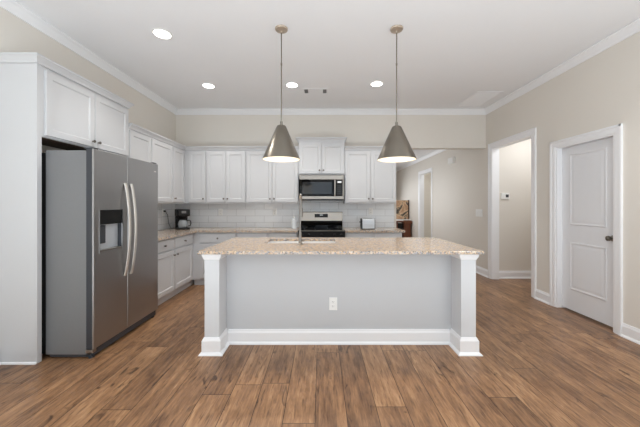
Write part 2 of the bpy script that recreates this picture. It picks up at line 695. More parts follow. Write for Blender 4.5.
# rear wall with windows (behind the camera)
bm = B()
xe = [XL]
for wx, wz in WIN:
    xe += [wx - WIN_W / 2, wx + WIN_W / 2]
xe.append(XR)
for i in range(0, len(xe), 2):
    box(bm, xe[i], xe[i + 1], REAR - T, REAR, 0, ZC - 0.001)
for wx, wz in WIN:
    box(bm, wx - WIN_W / 2, wx + WIN_W / 2, REAR - T, REAR, 0, wz)
    box(bm, wx - WIN_W / 2, wx + WIN_W / 2, REAR - T, REAR, wz + WIN_H, ZC - 0.001)
struct('wall_rear', bm, M['wall'])
for i, (wx, wz) in enumerate(WIN):
    bm = B()
    fr = f_away(wx - WIN_W / 2, REAR - 0.08, wz)
    for a, b_, c, d in ((0, 0.05, 0, WIN_H), (WIN_W - 0.05, WIN_W, 0, WIN_H), (0.05, WIN_W - 0.05, 0, 0.05), (0.05, WIN_W - 0.05, WIN_H - 0.05, WIN_H), (0.05, WIN_W - 0.05, WIN_H / 2 - 0.025, WIN_H / 2 + 0.025)):
        fbox(bm, fr, a, b_, c, d, 0, 0.05)
    w = struct('window_%d' % (i + 1), bm, M['trim'])
    bm = B()
    fbox(bm, fr, 0.05, WIN_W - 0.05, 0.05, WIN_H - 0.05, 0.02, 0.026)
    obj('pane', bm, M['pane'], w)

# crown moulding
CR = [(0, -0.092), (0.014, -0.092), (0.018, -0.078), (0.030, -0.060), (0.050, -0.032), (0.062, -0.022), (0.070, -0.016), (0.070, 0), (0, 0)]
Z3 = (0, 0, 1)
bm = B()
prism(bm, (XL, REAR, ZC - 0.001), (XL, YB - 0.001, ZC - 0.001), (1, 0, 0), Z3, CR)
struct('trim_1', bm, M['trim'], 'white crown moulding along the left wall')
bm = B()
prism(bm, (XL + 0.001, YB, ZC - 0.001), (XR - 0.001, YB, ZC - 0.001), (0, -1, 0), Z3, CR)
struct('trim_2', bm, M['trim'], 'white crown moulding along the back wall')
bm = B()
prism(bm, (XR, REAR, ZC - 0.001), (XR, YB - 0.001, ZC - 0.001), (-1, 0, 0), Z3, CR)
struct('trim_3', bm, M['trim'], 'white crown moulding along the right wall')
bm = B()
prism(bm, (XR, YB + T + 0.002, ZH - 0.001), (XR, YH - 0.001, ZH - 0.001), (-1, 0, 0), Z3, [(a, b * 0.95) for a, b in CR])
struct('trim_4', bm, M['trim'], 'white crown moulding along the hall wall')

# baseboards
BB = [(0, 0), (0.030, 0), (0.028, 0.012), (0.020, 0.022), (0.016, 0.024), (0.016, 0.108), (0.010, 0.122), (0.007, 0.138), (0, 0.138)]
CW = 0.078                      # casing width
bm = B()
for a, b_ in ((REAR + 0.01, DO[0] - CW - 0.001), (DO[1] + CW + 0.001, PO[0] - CW - 0.001), (PO[1] + CW + 0.001, HO[0] - CW - 0.001), (HO[1] + CW + 0.001, YH - 0.01)):
    prism(bm, (XR, a, 0.001), (XR, b_, 0.001), (-1, 0, 0), Z3, BB)
struct('baseboard_right', bm, M['trim'], 'white baseboard along the right wall')
bm = B()
prism(bm, (XR + T + 0.003, 5.17, 0.001), (4.88, 5.17, 0.001), (0, -1, 0), Z3, BB)
struct('baseboard_passage', bm, M['trim'], 'white baseboard in the passage')
bm = B()
prism(bm, (XL, REAR + 0.01, 0.001), (XL, 2.38, 0.001), (1, 0, 0), Z3, BB)
struct('baseboard_left', bm, M['trim'])


def casing(n, op, label, jamb=True):
    y0, y1, top = op
    bm = B()
    fr = f_right(XR, 0, 0)
    pr = [(0, 0), (0, 0.012), (0.010, 0.015), (0.05, 0.018), (0.058, 0.024), (CW, 0.024), (CW, 0)]
    # legs then head, profile a runs away from the opening
    prism(bm, (XR, y0, 0.001), (XR, y0, top + CW), (0, -1, 0), (-1, 0, 0), pr)
    prism(bm, (XR, y1, 0.001), (XR, y1, top + CW), (0, 1, 0), (-1, 0, 0), pr)
    prism(bm, (XR, y0 - CW + 0.001, top), (XR, y1 + CW - 0.001, top), Z3, (-1, 0, 0), pr)
    o = struct('trim_%d' % n, bm, M['trim'], label)
    bm = B()
    j = 0.018
    box(bm, XR - 0.004, XR + T + 0.004, y0 - 0.0005, y0 + j, 0.001, top)
    box(bm, XR - 0.004, XR + T + 0.004, y1 - j, y1 + 0.0005, 0.001, top)
    box(bm, XR - 0.004, XR + T + 0.004, y0 + j, y1 - j, top - j, top + 0.0005)
    obj('jamb', bm, M['trim'], o)
    return o


casing(5, DO, 'white casing around the panel door')
casing(6, PO, 'white casing around the open passage')
casing(7, HO, 'white casing around the hall doorway')

# two panel door, closed
bm = B()
SX = XR + 0.062                  # door face
fr = f_right(SX, DO[0] + 0.020, 0.022)
dw, dh = DO[1] - DO[0] - 0.040, DO[2] - 0.022 - 0.021
fbox(bm, fr, 0, dw, 0, dh, -0.036, 0)
door = struct('door_1', bm, M['trim'], 'white two panel interior door with a dark knob, closed')
door.data.materials.clear()
door.data.materials.append(M['door'])


def raised(bm, fr, u0, u1, v0, v1):
    def r(i, w):
        return (u0 + i, u1 - i, v0 + i, v1 - i, w)
    panel(bm, fr, [r(0, 0.0002), r(0.004, 0.005), r(0.012, 0.007), r(0.022, 0.003), r(0.032, 0.001), r(0.060, 0.004)])


for v0, v1 in ((0.255, 0.848), (1.062, 1.945)):
    bm = B()
    raised(bm, fr, 0.125, dw - 0.115, v0, v1)
    obj('door_panel', bm, M['door'], door)
bm = B()
kc = fr(0.058, 0.955, 0)
lathe(bm, kc, (-1, 0, 0), [(0.032, 0.0005), (0.032, 0.006), (0.026, 0.010), (0.011, 0.013), (0.011, 0.034), (0.022, 0.040), (0.029, 0.052), (0.026, 0.064), (0.012, 0.068)], 24)
obj('door_knob', bm, M['nickel'], door, smooth=True)

# ------------------------------------------------------------------ cabinets
def knob(parent, fr, u, v, w=0.02):
    bm = B()
    c = Vector(fr(u, v, w))
    a = Vector(fr(u, v, w + 1)) - c
    lathe(bm, c, a, [(0.008, 0.0), (0.006, 0.006), (0.006, 0.014), (0.013, 0.018), (0.0155, 0.024), (0.012, 0.030), (0.004, 0.032)], 14)
    return obj('knob', bm, M['knob'], parent, smooth=True)


def cabinet(name, label, fr, width, v0, v1, depth, doors=(), drawers=(), toe=0.0, group=None, body_u0=0.0, rails=True):
    """Cabinet with its face frame in the plane w=0 of fr; doors are (u0,u1,v0,v1,knob u,knob v)."""
    loc = Vector(fr((width + body_u0) / 2, 0, -depth / 2))
    r = thing(name, label, 'cabinet', (loc.x, loc.y, Vector(fr(0, v0, 0)).z), group)
    bm = B()
    fbox(bm, fr, body_u0 + 0.0008, width - 0.0008, v0 + toe, v1, -depth, 0)
    obj('body', bm, M['cab'], r)
    if toe:
        bm = B()
        fbox(bm, fr, body_u0 + 0.0008, width - 0.0008, v0 + 0.001, v0 + toe - 0.0005, -depth, -0.045)
        obj('toe_kick', bm, M['cab'], r)
    for d in doors:
        bm = B()
        shaker(bm, fr, *d[:4])
        o = obj('door', bm, M['cab'], r)
        knob(o, fr, d[4], d[5])
    for d in drawers:
        bm = B()
        u0, u1, a, b_ = d[:4]
        panel(bm, fr, [(u0, u1, a, b_, 0.0005), (u0, u1, a, b_, 0.015), (u0 + 0.006, u1 - 0.006, a + 0.006, b_ - 0.006, 0.02)])
        o = obj('drawer', bm, M['cab'], r)
        knob(o, fr, d[4], d[5])
    return r


CCR = [(0, 0), (0.010, 0), (0.016, 0.018), (0.036, 0.046), (0.046, 0.052), (0.046, 0.066), (0, 0.066)]

UZ0, UZ1 = 1.357, 2.285          # wall cabinets
DZ0, DZ1 = 1.382, 2.268
XF = -2.39                       # face of left wall cabinets (doors add 20 mm)
YF = 4.99                        # face of back wall cabinets
KV = 1.440

# left wall cabinets
fr = f_left(XF, 0, 0)
D = XF - XL - 0.002
cabinet('wall_cabinet', 'white two door wall cabinet on the left wall, just right of the refrigerator', fr, 4.567, UZ0, UZ1, D,
        [(3.545, 3.985, DZ0, DZ1, 3.955, KV), (4.003, 4.552, DZ0, DZ1, 4.035, KV)], body_u0=3.53, group='wall cabinets')
cabinet('wall_cabinet', 'narrow white single door wall cabinet in the left corner, facing right', fr, YB - 0.002, UZ0, UZ1, D,
        [(4.583, 4.945, DZ0, DZ1, 4.615, KV)], body_u0=4.568, group='wall cabinets')

fr = f_back(0, YF, 0)
D = YB - YF - 0.002


def pair(u0, u1, v0, v1, kv, g=0.0025, m=0.012):
    c = (u0 + u1) / 2
    return [(u0 + m, c - g, v0, v1, c - g - 0.032, kv), (c + g, u1 - m, v0, v1, c + g + 0.032, kv)]


cabinet('wall_cabinet', 'narrow white single door wall cabinet on the back wall, above the coffee maker', fr, -2.008, UZ0, UZ1, D,
        [(-2.315, -2.018, DZ0, DZ1, -2.05, KV)], body_u0=XF + 0.001, group='wall cabinets')
cabinet('wall_cabinet', 'white two door wall cabinet, second from the left corner on the back wall', fr, -1.312, UZ0, UZ1, D,
        pair(-2.008, -1.312, DZ0, DZ1, KV), body_u0=-2.007, group='wall cabinets')
cabinet('wall_cabinet', 'white two door wall cabinet directly left of the microwave, behind the left pendant', fr, -0.394, UZ0, UZ1, D,
        pair(-1.312, -0.394, DZ0, DZ1, KV), body_u0=-1.311, group='wall cabinets')
cabinet('wall_cabinet', 'white two door wall cabinet right of the microwave, behind the right pendant', fr, 1.318, UZ0, UZ1, D,
        pair(0.412, 1.318, DZ0, DZ1, KV), body_u0=0.412, group='wall cabinets')
MZ0, MZ1 = 1.858, 2.445
mc = cabinet('wall_cabinet', 'raised short white two door wall cabinet above the microwave', fr, 0.411, MZ0, MZ1, D + 0.0,
             pair(-0.393, 0.411, MZ0 + 0.02, 2.405, 1.935), body_u0=-0.393, group='wall cabinets')
bm = B()
stack(bm, [(-0.393 - a, 0.411 + a, YF - a, YB - 0.004, MZ1 + 0.0005 + b_) for a, b_ in CCR[1:-1]])
obj('crown', bm, M['cab'], mc)

# crown along the tops of the wall cabinets
bm = B()
loops(bm, [[(x, y, UZ1 + 0.001 + b_) for x, y in ((XL + 0.004, 3.532), (XF + a, 3.532), (XF + a, YF - a), (-0.3945, YF - a), (-0.3945, YB - 0.004), (XL + 0.004, YB - 0.004))] for a, b_ in CCR[1:-1]])
tag(obj('cabinet_crown', bm, M['cab']), 'white crown strip along the cabinet tops from refrigerator round the corner to the microwave cabinet', 'crown moulding')
bm = B()
stack(bm, [(0.4125, 1.318 + a, YF - a, YB - 0.004, UZ1 + 0.001 + b_) for a, b_ in CCR[1:-1]])
tag(obj('cabinet_crown', bm, M['cab']), 'white crown strip on top of the wall cabinet right of the microwave', 'crown moulding')

# over-refrigerator cabinet and its tall end panel
PY0, PY1 = 2.394, 2.436
PZ = 2.528
bm = B()
box(bm, XL + 0.002, XF + 0.004, PY0, PY1, 0.001, PZ - 0.0005, 0.002)
ep = tag(obj('refrigerator_end_panel', bm, M['cab']), 'tall white end panel at the left edge, beside the refrigerator', 'panel')
bm = B()
prism(bm, (XL + 0.002, PY0, 0.001), (XF + 0.003, PY0, 0.001), (0, -1, 0), Z3, [(0, 0), (0.012, 0), (0.009, 0.012), (0, 0.016)])
obj('shoe_strip', bm, M['trim'], ep)
bm = B()
stack(bm, [(XL + 0.002, XF + 0.004 + a, PY0 - a, PY1, PZ + b_) for a, b_ in CCR[1:-1]])
obj('crown', bm, M['cab'], ep)

fr = f_left(XF, 0, 0)
oz0, oz1 = 1.922, PZ - 0.001
oc = cabinet('wall_cabinet', 'tall set white two door cabinet directly over the refrigerator', fr, 3.528, oz0, oz1, XF - XL - 0.002,
             [(2.460, 2.988, 1.938, 2.500, 2.955, 1.995), (2.996, 3.512, 1.936, 2.500, 3.03, 1.995)], body_u0=PY1 + 0.001, group='wall cabinets')
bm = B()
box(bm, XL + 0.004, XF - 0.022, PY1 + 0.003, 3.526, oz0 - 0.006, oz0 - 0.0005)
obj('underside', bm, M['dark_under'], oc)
bm = B()
stack(bm, [(XL + 0.004, XF + 0.004 + a, PY1 + 0.001, 3.528 + a, PZ + b_) for a, b_ in CCR[1:-1]])
obj('crown', bm, M['cab'], oc)

# base cabinets
CT = 0.914
BZ1 = 0.879
XB = -2.11
fr = f_left(XB, 0, 0)
cabinet('base_cabinet', 'white base cabinet with two drawers and two doors on the left wall beside the refrigerator', fr, YB - 0.002, 0, BZ1, XB - XL - 0.002,
        [(3.535, 4.072, 0.125, 0.690, 4.035, 0.625), (4.088, 4.640, 0.125, 0.690, 4.125, 0.625)],
        [(3.535, 4.072, 0.710, 0.862, 3.80, 0.786), (4.088, 4.640, 0.710, 0.862, 4.364, 0.786)], toe=0.1, body_u0=3.5, group='base cabinets')
YBF = 4.70
fr = f_back(0, YBF, 0)
DB = YB - YBF - 0.002


def base(label, u0, u1, n, inset=0.012):
    w = (u1 - u0 - 2 * inset)
    doors, drawers = [], []
    for i in range(n):
        a = u0 + inset + w * i / n + (0.004 if i else 0)
        b_ = u0 + inset + w * (i + 1) / n - (0.004 if i < n - 1 else 0)
        ku = b_ - 0.035 if (n == 2 and i == 0) or n == 1 else a + 0.035
        doors.append((a, b_, 0.125, 0.690, ku, 0.625))
        drawers.append((a, b_, 0.710, 0.862, (a + b_) / 2, 0.786))
    return doors, drawers


d, w = base('', -2.0, -1.385, 1)
cabinet('base_cabinet', 'white single drawer base cabinet on the back wall, next to the left corner', fr, -1.385, 0, BZ1, DB, d, w, toe=0.1, body_u0=XB + 0.001, group='base cabinets')
d, w = base('', -1.384, -0.380, 2)
cabinet('base_cabinet', 'white two drawer base cabinet directly left of the stove', fr, -0.380, 0, BZ1, DB, d, w, toe=0.1, body_u0=-1.384, group='base cabinets')
d, w = base('', 0.400, 1.335, 2)
cabinet('base_cabinet', 'white two drawer base cabinet right of the stove, below the toaster', fr, 1.335, 0, BZ1, DB, d, w, toe=0.1, body_u0=0.400, group='base cabinets')

# worktops
XCE, YCE = -2.055, 4.665
bm = B()
poly(bm, [(XL + 0.001, 3.485), (XCE, 3.485), (XCE, YCE), (-0.379, YCE), (-0.379, YB - 0.001), (XL + 0.001, YB - 0.001)], BZ1 + 0.001, CT)
tag(obj('countertop', bm, M['granite']), 'l shaped speckled granite countertop running from refrigerator round the corner to the stove', 'countertop')
bm = B()
poly(bm, [(0.399, YCE), (1.378, YCE), (1.378, YB - 0.001), (0.399, YB - 0.001)], BZ1 + 0.001, CT)
tag(obj('countertop', bm, M['granite']), 'short speckled granite countertop right of the stove, under the toaster', 'countertop')

# backsplash
bm = B()
box(bm, XL + 0.009, 1.362, YB - 0.008, YB - 0.0005, CT + 0.001, UZ0 - 0.001)
box(bm, -0.392, 0.410, YB - 0.008, YB - 0.0005, UZ0 - 0.001, 1.42)
bmesh.ops.remove_doubles(bm, verts=bm.verts[:], dist=1e-5)
struct('backsplash_back', bm, M['tile_back'], 'white subway tile backsplash on the back wall')
bm = B()
box(bm, XL + 0.0005, XL + 0.008, 3.53, YB - 0.009, CT + 0.001, UZ0 - 0.001)
struct('backsplash_left', bm, M['tile_left'], 'white subway tile backsplash on the left wall')

# ------------------------------------------------------------------ refrigerator
FX = -1.966                       # face of the doors
FY0, FYM, FY1 = 2.462, 2.898, 3.440
FZ1 = 1.824
fg = thing('refrigerator', 'stainless side by side refrigerator with water dispenser, left of the island', 'refrigerator', (-2.25, (FY0 + FY1) / 2, 0))
bm = B()
box(bm, -2.392, FX - 0.068, FY0 + 0.012, FY1 - 0.012, 0.035, FZ1 - 0.012, 0.006)
obj('case', bm, M['fridge_side'], fg)
bm = B()
box(bm, XL + 0.03, -2.393, FY0 + 0.03, FY1 - 0.03, 0.035, FZ1 - 0.03)
obj('rear_section', bm, M['rear_black'], fg)  # rear part of the case, coloured black
bm = B()
box(bm, -2.36, FX - 0.03, FY0 + 0.02, FY1 - 0.02, 0.012, 0.034)
box(bm, FX - 0.060, FX - 0.018, FY0 + 0.03, FY1 - 0.02, 0.018, 0.078, 0.004)
obj('base_grille', bm, M['dark_grey'], fg)
for y in (FY0 + 0.035, FY1 - 0.05):
    bm = B()
    lathe(bm, (FX - 0.045, y, 0.001), Z3, [(0.022, 0), (0.022, 0.012), (0.012, 0.016), (0.012, 0.04)], 14)
    obj('foot', bm, M['dark_grey'], fg)
bm = B()
box(bm, FX - 0.075, FX - 0.012, FY0 + 0.004, FY0 + 0.05, 0.050, 0.079, 0.004)
obj('hinge_bracket', bm, M['steel'], fg)
for a in (FY0 + 0.01, FY1 - 0.07):
    bm = B()
    box(bm, FX - 0.09, FX - 0.012, a, a + 0.06, FZ1 + 0.0005, FZ1 + 0.014, 0.004)
    obj('hinge_cover', bm, M['dark_grey'], fg)

fr = f_left(FX, 0, 0)
dt = 0.064
b3 = 0.005
# freezer door with a recess for the dispenser
HY0, HY1, HZ0, HZ1 = 2.530, 2.822, 0.912, 1.292
bm = B()
panel(bm, fr, [(FY0, FYM - 0.003, 0.084, FZ1, -0.012), (FY0, FYM - 0.003, 0.084, FZ1, -b3), (FY0 + b3 * 0.35, FYM - 0.003 - b3 * 0.35, 0.084 + b3 * 0.35, FZ1 - b3 * 0.35, -b3 * 0.35), (FY0 + b3, FYM - 0.003 - b3, 0.084 + b3, FZ1 - b3, 0),
               (HY0, HY1, HZ0, HZ1, 0), (HY0, HY1, HZ0, HZ1, -0.012)], closed=True)
fd = obj('freezer_door', bm, M['slate'], fg)
bm = B()
panel(bm, fr, [(FY0 + 0.002, FYM - 0.005, 0.086, FZ1 - 0.002, -dt), (FY0 + 0.002, FYM - 0.005, 0.086, FZ1 - 0.002, -0.0125), (HY0, HY1, HZ0, HZ1, -0.0125), (HY0, HY1, HZ0, HZ1, -0.052)])
obj('door_shell', bm, M['dark_grey'], fd)
bm = B()
t_ = 0.006
panel(bm, fr, [(HY0 - t_, HY1 + t_, HZ0 - t_, HZ1 + t_, 0.0004), (HY0 - t_, HY1 + t_, HZ0 - t_, HZ1 + t_, 0.004), (HY0 + 0.001, HY1 - 0.001, HZ0 + 0.001, HZ1 - 0.001, 0.004), (HY0 + 0.001, HY1 - 0.001, HZ0 + 0.001, HZ1 - 0.001, 0.0004)], closed=True)
obj('dispenser_frame', bm, M['slate'], fd)
bm = B()
fbox(bm, fr, HY0 + 0.002, HY1 - 0.002, 1.158, HZ1 - 0.002, -0.050, -0.002, 0.004)
dp = obj('dispenser_panel', bm, M['black'], fd)
bm = B()
fbox(bm, fr, HY0 + 0.002, HY1 - 0.002, HZ0 + 0.002, 1.157, -0.051, -0.047)
obj('dispenser_back', bm, M['pale_silver'], fd)
bm = B()
fbox(bm, fr, HY0 + 0.024, HY0 + 0.100, 0.985, 1.150, -0.046, -0.016, 0.008)
obj('dispenser_paddle', bm, M['dark_grey'], fd)
bm = B()
fbox(bm, fr, HY0 + 0.003, HY1 - 0.003, HZ0 + 0.002, HZ0 + 0.016, -0.046, -0.001, 0.002)
obj('drip_tray', bm, M['steel'], fd)
bm = B()
panel(bm, fr, [(FYM + 0.003, FY1, 0.084, FZ1, -0.012), (FYM + 0.003, FY1, 0.084, FZ1, -b3), (FYM + 0.003 + b3 * 0.35, FY1 - b3 * 0.35, 0.084 + b3 * 0.35, FZ1 - b3 * 0.35, -b3 * 0.35), (FYM + 0.003 + b3, FY1 - b3, 0.084 + b3, FZ1 - b3, 0)])
rd = obj('refrigerator_door', bm, M['slate'], fg)
bm = B()
fbox(bm, fr, FYM + 0.005, FY1 - 0.002, 0.086, FZ1 - 0.002, -dt, -0.0125)
obj('door_shell', bm, M['dark_grey'], rd)
bm = B()
fbox(bm, fr, 3.355, 3.395, 1.722, 1.734, 0.0003, 0.002)
obj('emblem', bm, M['handle'], rd)
for dr, y in ((fd, 2.852), (rd, 2.944)):
    bm = B()
    pts = []
    za, zb = 0.630, 1.552
    for i in range(25):
        t = i / 24.0
        bow = math.sin(PI * t) ** 0.75 if 0 < t < 1 else 0
        pts.append((FX + 0.006 + 0.048 * bow, y, za + (zb - za) * t))
    tube(bm, pts, 0.01, 14, flat=(0.010, 0.0185), up=(1, 0, 0))
    obj('handle', bm, M['handle'], dr, smooth=True)

# ------------------------------------------------------------------ kitchen island
ICX0, ICX1, ICY0, ICY1 = -1.092, 1.444, 2.515, 3.585
IT0, IT1 = 0.899, 0.926
WX = [(-1.045, -0.913), (1.257, 1.390)]
IY0, IYP, IYE = 2.556, 2.748, 3.545
isl = thing('kitchen_island', 'large white kitchen island with square end posts and recessed seating side', 'island', (0.172, 3.03, 0))
for k, (a, b_) in enumerate(WX):
    bm = B()
    box(bm, a, b_, IY0, IYE, 0.001, IT0 - 0.001, 0.002)
    w = obj('end_post', bm, M['island'], isl)
    ob = 0.019
    bm = B()
    stack(bm, [(a - ob - 0.022, b_ + ob + 0.022, IY0 - ob - 0.022, IYE + 0.004, 0.001), (a - ob - 0.018, b_ + ob + 0.018, IY0 - ob - 0.018, IYE + 0.004, 0.010), (a - ob, b_ + ob, IY0 - ob, IYE + 0.002, 0.024),
               (a - ob, b_ + ob, IY0 - ob, IYE + 0.002, 0.122), (a - 0.004, b_ + 0.004, IY0 - 0.004, IYE + 0.001, 0.150)])
    obj('post_base', bm, M['trim'], w)
    bm = B()
    y1 = IY0 + (b_ - a)
    stack(bm, [(a - 0.004, b_ + 0.004, IY0 - 0.004, IYE - 0.002, 0.846), (a - 0.008, b_ + 0.008, IY0 - 0.008, IYE - 0.002, 0.858), (a - 0.019, b_ + 0.019, IY0 - 0.012, IYE - 0.002, 0.876), (a - 0.022, b_ + 0.022, IY0 - 0.013, IYE - 0.002, IT0 - 0.0015)])
    obj('post_cap', bm, M['trim'], w)
bm = B()
box(bm, WX[0][1] + 0.0005, WX[1][0] - 0.0005, IYP, IYP + 0.02, 0.001, IT0 - 0.001)
fp = obj('seating_side_panel', bm, M['island_panel'], isl)
bm = B()
prism(bm, (WX[0][1] + 0.02, IYP, 0.001), (WX[1][0] - 0.02, IYP, 0.001), (0, -1, 0), Z3, BB)
obj('baseboard', bm, M['trim'], fp)
# working side: floor of the cabinet, face with doors
bm = B()
box(bm, WX[0][1] + 0.0005, WX[1][0] - 0.0005, IYE - 0.04, IYE - 0.02, 0.10, IT0 - 0.001)
box(bm, WX[0][1] + 0.0005, WX[1][0] - 0.0005, IYP + 0.021, IYE - 0.06, 0.09, 0.11)
box(bm, WX[0][1] + 0.0005, WX[1][0] - 0.0005, IYE - 0.10, IYE - 0.08, 0.001, 0.10)
obj('cabinet_body', bm, M['island'], isl)
fr = f_away(WX[0][1], IYE - 0.02, 0)
wi = (WX[1][0] - WX[0][1]) / 4
for i in range(4):
    bm = B()
    shaker(bm, fr, i * wi + 0.006, (i + 1) * wi - 0.006, 0.13, 0.86)
    o = obj('door', bm, M['island'], isl)
    knob(o, fr, (i + 1) * wi - 0.04 if i % 2 == 0 else i * wi + 0.04, 0.78)

# island worktop with the sink cut-out
HX0, HX1, HY0_, HY1_ = -0.610, 0.160, 3.050, 3.430
bm = B()
e = 0.003
stack(bm, [(ICX0 + e, ICX1 - e, ICY0 + e, ICY1 - e, IT0), (ICX0, ICX1, ICY0, ICY1, IT0 + e), (ICX0, ICX1, ICY0, ICY1, IT1 - e), (ICX0 + e, ICX1 - e, ICY0 + e, ICY1 - e, IT1),
           (HX0, HX1, HY0_, HY1_, IT1), (HX0, HX1, HY0_, HY1_, IT0)], closed=True)
tag(obj('island_countertop', bm, M['granite']), 'long speckled granite countertop on the white island with a sink cut in', 'countertop')

sk = thing('kitchen_sink', 'stainless double bowl sink set under the island countertop', 'sink', (-0.225, 3.24, 0.70))
mid = (HX0 + HX1) / 2
for a, b_ in ((HX0 - 0.010, mid - 0.006), (mid + 0.006, HX1 + 0.010)):
    bm = B()
    y0, y1 = HY0_ - 0.010, HY1_ + 0.010
    zt = IT0 - 0.0015
    stack(bm, [(a + 0.02, b_ - 0.02, y0 + 0.02, y1 - 0.02, 0.700), (a, b_, y0, y1, 0.72), (a, b_, y0, y1, zt), (a + 0.012, b_ - 0.012, y0 + 0.012, y1 - 0.012, zt),
               (a + 0.016, b_ - 0.016, y0 + 0.016, y1 - 0.016, 0.725), (a + 0.03, b_ - 0.03, y0 + 0.03, y1 - 0.03, 0.708)])
    o = obj('bowl', bm, M['sink'], sk)
    bm = B()
    lathe(bm, ((a + b_) / 2, (y0 + y1) / 2, 0.7085), Z3, [(0.045, 0), (0.045, 0.003), (0.036, 0.003), (0.030, 0.001)], 20)
    obj('drain', bm, M['chrome'], o)

fx, fy = -0.217, 2.955
fc = thing('kitchen_faucet', 'tall brushed nickel gooseneck faucet standing at the island sink', 'faucet', (fx, fy, IT1))
bm = B()
lathe(bm, (fx, fy, IT1 + 0.0005), Z3, [(0.030, 0), (0.030, 0.006), (0.024, 0.012), (0.0165, 0.016), (0.0165, 0.12), (0.0135, 0.13)], 20)
obj('base', bm, M['faucet'], fc, smooth=True)
bm = B()
pts = [(fx, fy, IT1 + 0.12), (fx, fy, IT1 + 0.25), (fx, fy, 1.360)]
r = 0.088
for i in range(1, 15):
    t = PI * i / 14
    pts.append((fx, fy + r - r * math.cos(t), 1.360 + r * math.sin(t)))
pts.append((fx, fy + 2 * r, 1.30))
tube(bm, pts, 0.0108, 14)
obj('spout', bm, M['faucet'], fc, smooth=True)
bm = B()
lathe(bm, (fx, fy + 2 * r, 1.305), (0, 0, -1), [(0.0135, 0), (0.016, 0.01), (0.018, 0.07), (0.020, 0.10), (0.017, 0.104)], 18)
obj('spray_head', bm, M['faucet'], fc, smooth=True)
bm = B()
lathe(bm, (fx + 0.014, fy, IT1 + 0.045), (1, 0, 0), [(0.012, 0), (0.012, 0.02), (0.009, 0.024)], 14)
tube(bm, [(fx + 0.032, fy, IT1 + 0.045), (fx + 0.050, fy + 0.01, IT1 + 0.050), (fx + 0.085, fy + 0.02, IT1 + 0.058)], 0.0055, 10)
obj('lever', bm, M['faucet'], fc, smooth=True)

# ------------------------------------------------------------------ outlets, switches, sensors
def outlet(name, label, fr, u, v, group=None, w0=0.0005, pw=0.078, ph=0.122, cat='outlet'):
    c = Vector(fr(u, v, 0))
    r = thing(name, label, cat, (c.x, c.y, c.z - ph / 2), group)
    bm = B()
    fbox(bm, fr, u - pw / 2, u + pw / 2, v - ph / 2, v + ph / 2, w0, w0 + 0.006, 0.003)
    obj('cover_plate', bm, M['plate'], r)
    for s in (-1, 1):
        bm = B()
        vc = v + s * 0.021
        fbox(bm, fr, u - 0.016, u + 0.016, vc - 0.014, vc + 0.014, w0 + 0.0062, w0 + 0.008, 0.001)
        o = obj('socket', bm, M['plate'], r)
        bm = B()
        for du in (-0.007, 0.007):
            fbox(bm, fr, u + du - 0.0014, u + du + 0.0014, vc - 0.003, vc + 0.008, w0 + 0.0081, w0 + 0.0085)
        fbox(bm, fr, u - 0.002, u + 0.002, vc - 0.010, vc - 0.006, w0 + 0.0081, w0 + 0.0085)
        obj('slot', bm, M['slot'], o)
    return r


outlet('outlet', 'white outlet on the front panel of the island', f_back(0, IYP, 0), 0.117, 0.383, 'outlets')
fbt = f_back(0, YB - 0.008, 0)
outlet('outlet', 'white outlet on the backsplash tile, right of the coffee maker', fbt, -1.865, 1.20, 'outlets')
outlet('outlet', 'white outlet on the backsplash tile left of the soap bottle', fbt, -0.86, 1.20, 'outlets')
outlet('outlet', 'white outlet on the backsplash tile above the toaster', fbt, 0.925, 1.215, 'outlets')
flt = f_left(XL + 0.008, 0, 0)
outlet('outlet', 'white outlet on the left wall tile with the coffee maker plugged in', flt, 4.87, 1.205, 'outlets')

# hall switch plate
fw = f_right(XR, 0, 0)
r = thing('light_switch', 'white two gang light switch on the hall wall, left of the passage casing', 'light switch', (XR, 5.53, 1.10))
bm = B()
fbox(bm, fw, 5.415, 5.645, 1.105, 1.245, 0.0005, 0.007, 0.003)
obj('cover_plate', bm, M['plate'], r)
for u in (5.475, 5.585):
    bm = B()
    fbox(bm, fw, u - 0.018, u + 0.018, 1.14, 1.21, 0.0072, 0.011, 0.002)
    obj('rocker', bm, M['plate'], r)
# door chime high on hall wall
bm = B()
fbox(bm, fw, 6.53, 6.79, 2.295, 2.435, 0.0005, 0.055, 0.01)
ch = tag(obj('door_chime', bm, M['plate']), 'small white chime box high on the hall wall', 'door chime')
bm = B()
for k in range(4):
    fbox(bm, fw, 6.56, 6.76, 2.32 + 0.028 * k, 2.328 + 0.028 * k, 0.0552, 0.057)
obj('grille', bm, M['plate'], ch)
# thermostat
fpz = f_back(0, 5.17, 0)
bm = B()
fbox(bm, fpz, 3.262, 3.405, 1.435, 1.545, 0.0005, 0.026, 0.006)
th = tag(obj('thermostat', bm, M['plate']), 'white thermostat with small dark screen on the passage wall', 'thermostat')
bm = B()
fbox(bm, fpz, 3.335, 3.388, 1.468, 1.520, 0.0262, 0.0275)
obj('screen', bm, M['dark_grey'], th)

# ------------------------------------------------------------------ range
RX0, RX1 = -0.376, 0.396
RY0 = 4.640
rg = thing('stove', 'stainless and black electric range between the back base cabinets', 'stove', (0.01, 4.97, 0))
bm = B()
box(bm, RX0, RX1, RY0 + 0.03, YB - 0.012, 0.02, 0.905, 0.003)
obj('body', bm, M['steel'], rg)
bm = B()
box(bm, RX0 - 0.0, RX1 + 0.0, RY0 + 0.004, 5.19, 0.9055, 0.922, 0.004)
ct = obj('cooktop', bm, M['black_glass'], rg)
for bx_, by_, br_ in ((-0.19, 4.80, 0.105), (0.21, 4.80, 0.085), (-0.19, 5.06, 0.085), (0.21, 5.06, 0.105)):
    bm = B()
    lathe(bm, (bx_, by_, 0.9222), Z3, [(br_, 0), (br_, 0.0006), (br_ - 0.006, 0.0006), (br_ - 0.006, 0)], 28)
    obj('burner_ring', bm, M['dark_grey'], ct)
bm = B()
